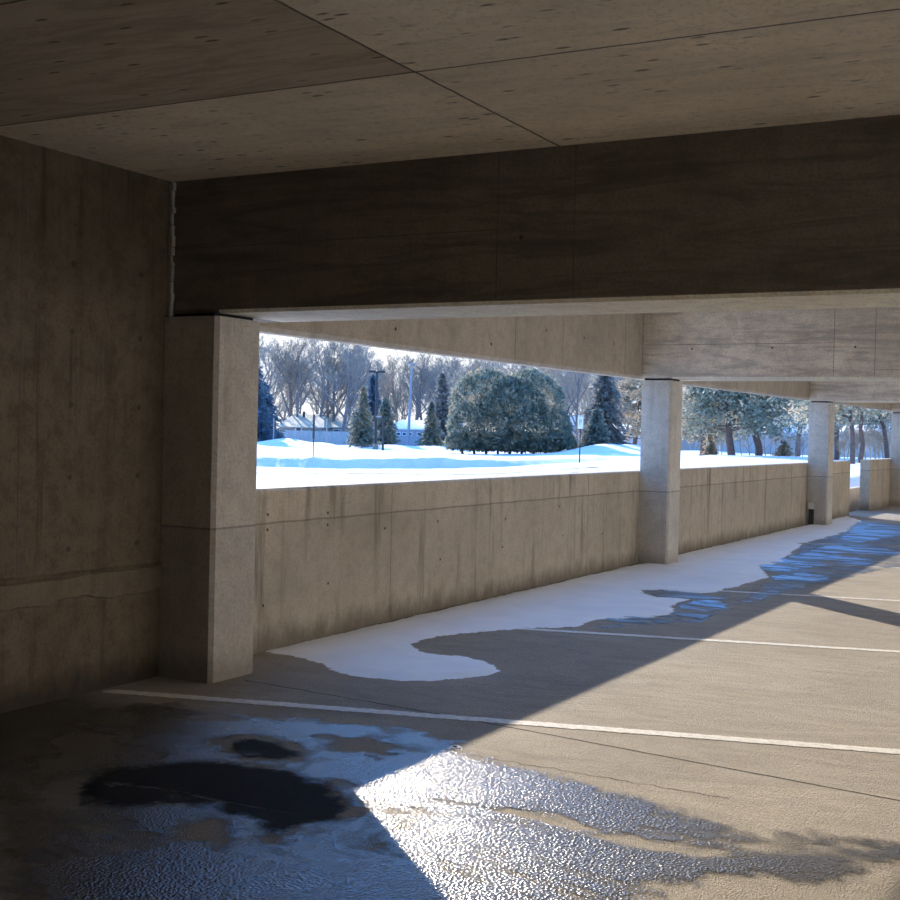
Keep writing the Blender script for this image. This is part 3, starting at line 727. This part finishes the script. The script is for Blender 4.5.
ev(0, 441, 200, 74, 3.0, 'sprg', 'tall grey spruce left of the big round evergreen', 67, .4)
ev(0, 604, 118, 96, 3.0, 'sprg', 'large drooping grey-green spruce behind the white sign', 68, .32, droop=.6)
ev(0, 596, 110, 40, 1.8, 'spr', 'low green spruce at the foot of the drooping spruce', 69, .26)
ev(0, 710, 60, 20, .42, 'pint', 'tiny tan spruce left of the two pine trunks', 70, .11)
ev(0, 784, 58, 15, .55, 'pint', 'low tan evergreen shrub right of the two pine trunks', 71, .12, 'dry_shrub')
# the big round evergreen: two merged crowns on several stems
P = at(510, 110); root = empty('round_evergreen', P); sc = 110/FPX
lob = [((-24*sc, 0, 46*sc), (36*sc, 3.2, 37*sc)), ((18*sc, .4, 46*sc), (38*sc, 3.2, 38*sc)), ((-30*sc, 0, 26*sc), (32*sc, 2.8, 26*sc)), ((28*sc, 0, 24*sc), (34*sc, 2.8, 25*sc)), ((0, -.5, 36*sc), (36*sc, 3, 38*sc)), ((50*sc, .3, 11*sc), (15*sc, 1.6, 12*sc))]+[((k*sc, .2, 9*sc), (16*sc, 2.0, 11*sc)) for k in (-46, -30, -14, 2, 18, 34)]
lob = [((c[0]*R0.x-c[1]*R0.y, c[0]*R0.y+c[1]*R0.x, c[2]), s) for c, s in lob]
o = blob(5, lob, 52000, .23).build('foliage', M['arb'], root)
st = MB()
for k in range(9):
    x = (k-4)*1.0; v0 = Vector((x*R0.x, x*R0.y, -.2)); st.path([v0, v0+Vector((x*.12, 0, 2)), v0+Vector((x*.25, .2, 4.4))], [.12, .09, .04], 6)
st.build('stems', M['pbark'], root); tag(root, 'huge round dark evergreen with two merged tops in the middle of the first opening', 'tree')

def pn(px, D, H, Wm, first, rt, mat, label, seed, **k):
    a, b, c = pine(seed, H, Wm, first, rt, **k)
    put(('pine_tree', [a.build('trunk', M['pbark']), b.build('branches', M['pbark']), c.build('foliage', M[mat])], [False]), at(px, D), 0, 1, label)
pn(733, 58, 4.6, 2.8, .28, .19, 'pin', 'left of the two dark-trunked pines in the second opening', 81, lean=-.05, clumps=90, leaf=.13)
pn(759, 58, 5.2, 2.6, .40, .18, 'pin', 'right of the two dark-trunked pines in the second opening', 82, lean=-.06, clumps=84, leaf=.13)
pn(704, 66, 5.0, 2.0, .22, .15, 'pint', 'tan-tipped pine at the left side of the second opening', 83, clumps=90, leaf=.14)
pn(798, 72, 6.0, 3.0, .42, .17, 'pin', 'dark pine partly behind the third column', 84, clumps=60, leaf=.15)
pn(634, 130, 12, 3.6, .12, .25, 'pint', 'tan pine beside the middle column at the right of the first opening', 85, clumps=70, leaf=.26)
pn(654, 120, 11, 3.0, .2, .22, 'pint', 'tan pine hidden mostly behind the middle column', 86, clumps=50, leaf=.26)
pn(853, 44, 3.9, 1.7, .45, .10, 'pin', 'slender pine with brown trunk left in the third opening', 87, lean=-.06, clumps=46, leaf=.11)
pn(862, 46, 4.0, 1.7, .5, .10, 'pin', 'slender pine with brown trunk second in the third opening', 88, lean=.0, clumps=40, leaf=.11)
pn(888, 48, 4.2, 2.0, .42, .10, 'pin', 'leaning pine right in the third opening', 89, lean=-.18, clumps=46, leaf=.11)
pn(836, 50, 4.2, 1.8, .4, .11, 'pin', 'pine beside the third column in the third opening', 90, clumps=40, leaf=.11)

# ------------------------------------------------------------------ fences, houses, poles
t = NT('weathered_fence_boards'); M['fence'] = t.set(t.mix(t.rng(t.noise(3, 5, .7, t.map((1, 1, .1))), .3, .7), (.60, .54, .50), (.44, .40, .38)), .8)
def fence(pts, h, label, zoff=0):
    """pts: (px, D) corner points; boards, two rails and posts"""
    root = empty('board_fence', at(*pts[0])); boards = MB(); rails = MB(); posts = []
    for (a_, Da), (b_, Db) in zip(pts, pts[1:]):
        A = away(a_, Da); B = away(b_, Db); d = B-A; L = d.length; d.normalize(); nrm = Vector((-d.y, d.x, 0)); n = int(L/.16)
        for i in range(n):
            s = i*.16; p = A+d*s; z = Tz(p)-.05+zoff; q = p+d*.145; o_ = nrm*.012; hh = h+.02*rnd.random()
            i0 = len(boards.v)
            for zz in (z, z+hh):
                for P_ in (p-o_, q-o_, q+o_, p+o_): boards.v.append((P_.x, P_.y, zz))
            boards.f += [tuple(i0+k for k in f_) for f_ in ((0, 1, 5, 4), (1, 2, 6, 5), (2, 3, 7, 6), (3, 0, 4, 7), (4, 5, 6, 7))]
        for i in range(int(L/2.4)+1):
            p = A+d*min(L, i*2.4)+nrm*.06; posts.append((p, Tz(p)))
    inv = Matrix.Translation(-root.location)
    o = boards.build('boards', M['fence'], root); o.matrix_parent_inverse = inv
    me = bpy.data.meshes.new('post'); pm = MB().box((-.05, -.05, -.1), (.05, .05, h+.12)); me.from_pydata(pm.v, [], pm.f); me.materials.append(M['fence'])
    for p, z in posts[:60]:
        o = bpy.data.objects.new('post', me); C.objects.link(o); o.parent = root; o.location = Vector((p.x, p.y, z))-root.location
    tag(root, label, 'fence')
fence([(236, 205), (352, 202)], 2.1, 'long grey wooden board fence in front of the tan-roofed house')
fence([(424, 205), (466, 203)], 1.85, 'grey board fence behind the small spruce right of the garage')
fence([(572, 150), (642, 138), (662, 134)], 1.95, 'grey board fence behind the sign and spruce, beside the middle column')
fence([(664, 122), (720, 112), (830, 105)], 1.9, 'pale board fence behind the two pines')
fence([(826, 88), (915, 82)], 1.7, 'pale board fence in the third opening')

M['roof'] = plain('tan_shingles', (.62, .52, .38), .85, 0, .12, 2)
M['siding'] = plain('tan_siding', (.34, .30, .25), .8)
M['snowroof'] = mk_snow('snow_on_roof', (.90, .91, .93), (.85, .86, .9), .5)
M['sidingb'] = plain('blue_grey_siding', (.42, .45, .50), .8)
M['white'] = plain('white_trim', (.78, .80, .84), .6, 0, .05)
M['glass'] = plain('dark_glass', (.04, .05, .07), .15, 0, .1)
def house(px0, px1, D, yev, yridge, depth, roofm, wallm, label, wins, hip=.0, name='house', shift=0):
    A = away(px0, D); B = away(px1, D); L = (B-A).length; c = (A+B)/2; zg = Tz(c)
    root = empty(name, (c.x, c.y, zg), math.atan2((B-A).y, (B-A).x))
    hz = lambda y: CAM.z-(y-(430+(px0+px1)/2*.0226-10.2+3.7))*D/FPX
    hor = next(yy*.25 for yy in range(1600, 1900) if ray((px0+px1)/2, yy*.25).z < 0)
    ze = CAM.z-(yev-hor)*D/FPX-zg; zr = CAM.z-(yridge-hor)*D/FPX-zg; h = L/2; ov = .35
    MB().box((-h, 0, -.3), (h, depth, ze)).build('wall', M[wallm], root)
    mb = MB(); t_ = .15; hx = hip*h
    a = [(-h-ov, -ov, ze-.05), (h+ov, -ov, ze-.05), (h+ov, depth+ov, ze-.05), (-h-ov, depth+ov, ze-.05), (-h-ov+hx, depth/2, zr), (h+ov-hx, depth/2, zr)]
    b = [(x, y, z+t_) for x, y, z in a]
    mb.v = a+b; mb.f = [(6, 7, 11, 10), (7, 8, 11), (8, 9, 10, 11), (9, 6, 10), (0, 1, 7, 6), (1, 2, 8, 7), (2, 3, 9, 8), (3, 0, 6, 9), (3, 2, 1, 0)]
    mb.build('roof', M[roofm], root)
    for x, z, w_, hh in wins:
        f_ = MB().box((x*h-w_/2-.12, -.08, z-.12), (x*h+w_/2+.12, -.01, z+hh+.12)).build('window', M['white'], root)
        MB().box((x*h-w_/2, -.10, z), (x*h+w_/2, -.081, z+hh)).build('pane', M['glass'], f_)
    tag(root, label, 'house' if name == 'house' else name.replace('_', ' ')); return root
r_ = house(279, 322, 222, 427.5, 414, 26, 'roof', 'siding', 'tan-roofed house behind the fence, left part with one white window', [(-.1, 1.6, .8, 1.1)], .35)
MB().tube((-.6, 9.6, 3.6), (-.6, 9.6, 5.6), .22, .22, 8, True).build('roof_vent', M['darkmetal'], r_)
house(316, 372, 230, 428, 417, 24, 'roof', 'siding', 'tan-roofed house with white window frames behind the bare trunk', [(-.72, 1.5, 1.2, 1.0), (-.25, 1.5, 1.2, 1.0), (.3, 1.4, 1.0, .9), (.75, 1.4, 1.4, .8)], .2)
house(389, 430, 212, 429.5, 420.5, 22, 'snowroof', 'sidingb', 'small garage with bright snow-white hipped roof and a row of dark panes', [(-.82+.28*i, 1.75, .5, .35) for i in range(4)]+[(.45, 1.8, .5, .35), (.72, 1.8, .5, .35)], .55, 'garage')
house(436, 462, 222, 425, 421, 7, 'snowroof', 'sidingb', 'low pale building glimpsed left of the big round evergreen', [(0, 1.5, 1.0, .7)], .3, 'shed')
house(566, 600, 185, 426, 416, 8, 'snowroof', 'sidingb', 'snow-roofed house half hidden behind the white sign and spruce', [(-.3, 1.4, 1.2, .8)], .3)
house(770, 812, 140, 437, 427, 8, 'snowroof', 'sidingb', 'snow-roofed house behind the pines next to the third column', [(-.3, 1.0, 1.2, .8)], .3)
house(872, 905, 110, 431, 421, 8, 'snowroof', 'white', 'white house behind the brush in the third opening', [(-.3, .8, .9, .8), (.3, .8, .9, .8)], .2)

def pole_root(name, px, D, label, cat): 
    r_ = empty(name, at(px, D), math.atan2(R0.y, R0.x)); tag(r_, label, cat); return r_
r_ = pole_root('light_pole', 375.5, 130, 'tall dark double-headed light pole in the snowy lot', 'light pole'); s = 130/FPX
MB().tube((0, 0, -.2), (0, 0, 78*s), .17, .11, 8, True).build('pole', M['darkmetal'], r_)
MB().tube((0, 0, -.1), (0, 0, .6), .3, .3, 10, True).build('base', M['column'], r_)
for q in (-1, 1):
    MB().box((min(0, q*4*s), -.05, 77*s), (max(0, q*4*s), .05, 78*s)).build('arm', M['darkmetal'], r_)
    MB().box((q*4.6*s-.35, -.2, 76.9*s), (q*4.6*s+.35, .2, 79*s)).build('lamp_head', M['darkmetal'], r_)
r_ = pole_root('lamp_post', 383, 124, 'short dark lamp post with an arm pointing left, beside the tall light pole', 'lamp post'); s = 124/FPX
MB().tube((0, 0, -.2), (0, 0, 33.5*s), .11, .10, 8, True).build('pole', M['darkmetal'], r_)
MB().box((-7*s, -.08, 32.6*s), (0, .08, 33.8*s)).build('arm', M['darkmetal'], r_)
MB().box((-7.6*s, -.2, 33.0*s), (-2*s, .2, 34.4*s)).build('lamp_head', M['metal'], r_)
r_ = pole_root('utility_pole', 408, 200, 'tall pale utility pole with a small crossarm in front of the garage', 'utility pole'); s = 200/FPX
M['poleg'] = plain('weathered_pole', (.40, .42, .46), .8)
MB().tube((0, 0, -.3), (.35, 0, 84*s), .24, .15, 8, True).build('pole', M['poleg'], r_)
MB().box((.35-5*s, -.08, 82*s), (.35+5*s, .08, 82.9*s)).build('crossarm', M['poleg'], r_)
for q in (-4.5, 0, 4.5): MB().tube((.35+q*s, 0, 82.9*s), (.35+q*s, 0, 84*s), .07, .05, 6, True).build('insulator', M['metal'], r_)
r_ = pole_root('marker_post', 313.5, 73, 'dark slender post standing alone in the snow left of the light pole', 'post'); s = 73/FPX
MB().tube((0, 0, -.2), (0, 0, 20*s), .03, .035, 6).build('lower_post', M['darkmetal'], r_)
MB().tube((0, 0, 20*s), (0, 0, 44*s), .065, .06, 8, True).build('upper_post', M['darkmetal'], r_)
r_ = pole_root('thin_post', 326.5, 150, 'thin grey post in front of the board fence left of the dark tree trunk', 'post'); s = 150/FPX
MB().tube((0, 0, -.2), (0, 0, 24*s), .07, .06, 6, True).build('pole', M['metal'], r_)
r_ = pole_root('thin_post', 273.5, 150, 'thin grey post in front of the blue spruce', 'post')
MB().tube((0, 0, -.2), (0, 0, 22*s), .07, .06, 6, True).build('pole', M['metal'], r_)
r_ = pole_root('sign_post', 580, 67, 'white rectangular sign on a thin dark post right of the round evergreen', 'sign'); s = 67/FPX
MB().tube((0, 0, -.2), (0, 0, 40*s), .035, .03, 8, True).build('post', M['darkmetal'], r_)
MB().box((-2.8*s, -.05, 34*s), (2.8*s, -.035, 46*s)).build('sign_plate', M['white'], r_)
mk = MB(); mk.box((-1.2*s, -.053, 38*s), (-.3*s, -.0505, 43.5*s)); mk.box((-.3*s, -.053, 42.4*s), (1.2*s, -.0505, 43.5*s)); mk.box((.3*s, -.053, 40.2*s), (1.2*s, -.0505, 42.4*s)); mk.box((-.3*s, -.053, 40.2*s), (.3*s, -.0505, 41.0*s))
mk.build('sign_marking', plain('faded_sign_print', (.45, .5, .58), .6), r_)
r_ = pole_root('thin_post', 849.5, 30, 'thin dark post just beyond the doorway gap', 'post'); s = 30/FPX
MB().tube((0, 0, -.2), (0, 0, 36*s), .012, .012, 6, True).build('pole', M['darkmetal'], r_)
# added unseen block on the right, bouncing sunlight into the garage
r_ = empty('unseen_bounce_block', (15.6, 14, 0)); tag(r_, 'unseen pale block added to bounce sunlight into the garage', 'light reflector')
t = NT('cream_bounce_surface'); M['cream'] = t.set(t.mix(t.noise(.5), (.88, .78, .62), (.84, .74, .58)), .9)
MB().box((0, -22, -.2), (10, 26, 10)).build('wall', M['cream'], r_)  # body of the added bounce block
MB().box((-.4, -22.4, 10), (10.4, 26.4, 10.4)).build('roof', M['roof'], r_)  # top of the added bounce block
# ------------------------------------------------------------------ light
AZ = radians(46.2); EL = math.atan(.337)
sun_dir = Vector((-sin(AZ)*cos(EL), cos(AZ)*cos(EL), sin(EL)))
sd = bpy.data.lights.new('sun', 'SUN'); sd.energy = 3.8; sd.angle = radians(.53); sd.color = (1, .88, .72)
so = bpy.data.objects.new('sun', sd); C.objects.link(so); so.rotation_euler = (-sun_dir).to_track_quat('-Z', 'Y').to_euler(); so.location = (-40, 40, 30)

w = bpy.data.worlds.new('world'); scene.world = w; w.use_nodes = True
nt = w.node_tree; N = nt.nodes; L = nt.links; N.clear()
out = N.new('ShaderNodeOutputWorld'); bg = N.new('ShaderNodeBackground'); L.new(bg.outputs[0], out.inputs[0])
tc = N.new('ShaderNodeTexCoord'); sx = N.new('ShaderNodeSeparateXYZ'); L.new(tc.outputs['Generated'], sx.inputs[0])
r1 = N.new('ShaderNodeValToRGB'); L.new(sx.outputs[2], r1.inputs[0]); cr = r1.color_ramp
cr.elements[0].position = 0; cr.elements[0].color = (.30, .43, .58, 1)
cr.elements[1].position = 1; cr.elements[1].color = (.10, .26, .70, 1)
for ps, cc in ((.09, (.17, .33, .60)), (.20, (.10, .33, .85)), (.45, (.11, .33, .80)), (.75, (.10, .28, .7))):
    e_ = cr.elements.new(ps); e_.color = (*cc, 1)
# whitish haze low towards the sun
dp = N.new('ShaderNodeVectorMath'); dp.operation = 'DOT_PRODUCT'; L.new(tc.outputs['Generated'], dp.inputs[0]); dp.inputs[1].default_value = (-sin(AZ), cos(AZ), 0)
ma = N.new('ShaderNodeMapRange'); ma.interpolation_type = 'SMOOTHSTEP'; L.new(dp.outputs['Value'], ma.inputs[0]); ma.inputs[1].default_value = .83; ma.inputs[2].default_value = .95
mb_ = N.new('ShaderNodeMapRange'); mb_.interpolation_type = 'SMOOTHSTEP'; L.new(sx.outputs[2], mb_.inputs[0]); mb_.inputs[1].default_value = .07; mb_.inputs[2].default_value = .15; mb_.inputs[3].default_value = 1; mb_.inputs[4].default_value = 0
mm = N.new('ShaderNodeMath'); mm.operation = 'MULTIPLY'; L.new(ma.outputs[0], mm.inputs[0]); L.new(mb_.outputs[0], mm.inputs[1])
mx = N.new('ShaderNodeMix'); mx.data_type = 'RGBA'; L.new(mm.outputs[0], mx.inputs[0]); L.new(r1.outputs[0], mx.inputs[6]); mx.inputs[7].default_value = (.56, .57, .58, 1)
mh = N.new('ShaderNodeMapRange'); mh.interpolation_type = 'SMOOTHSTEP'; L.new(sx.outputs[2], mh.inputs[0]); mh.inputs[1].default_value = .09; mh.inputs[2].default_value = .2
mg = N.new('ShaderNodeMapRange'); mg.interpolation_type = 'SMOOTHSTEP'; L.new(dp.outputs['Value'], mg.inputs[0]); mg.inputs[1].default_value = .3; mg.inputs[2].default_value = .95
m3 = N.new('ShaderNodeMath'); m3.operation = 'MULTIPLY'; L.new(mh.outputs[0], m3.inputs[0]); L.new(mg.outputs[0], m3.inputs[1])
m4 = N.new('ShaderNodeMath'); m4.operation = 'MULTIPLY_ADD'; L.new(m3.outputs[0], m4.inputs[0]); m4.inputs[1].default_value = 2.0; m4.inputs[2].default_value = 1
L.new(m4.outputs[0], bg.inputs[1])
L.new(mx.outputs[2], bg.inputs[0])

v = scene.view_settings; v.view_transform = 'Standard'; v.look = 'None'; v.gamma = 1; v.use_curve_mapping = False; v.exposure = 1.28
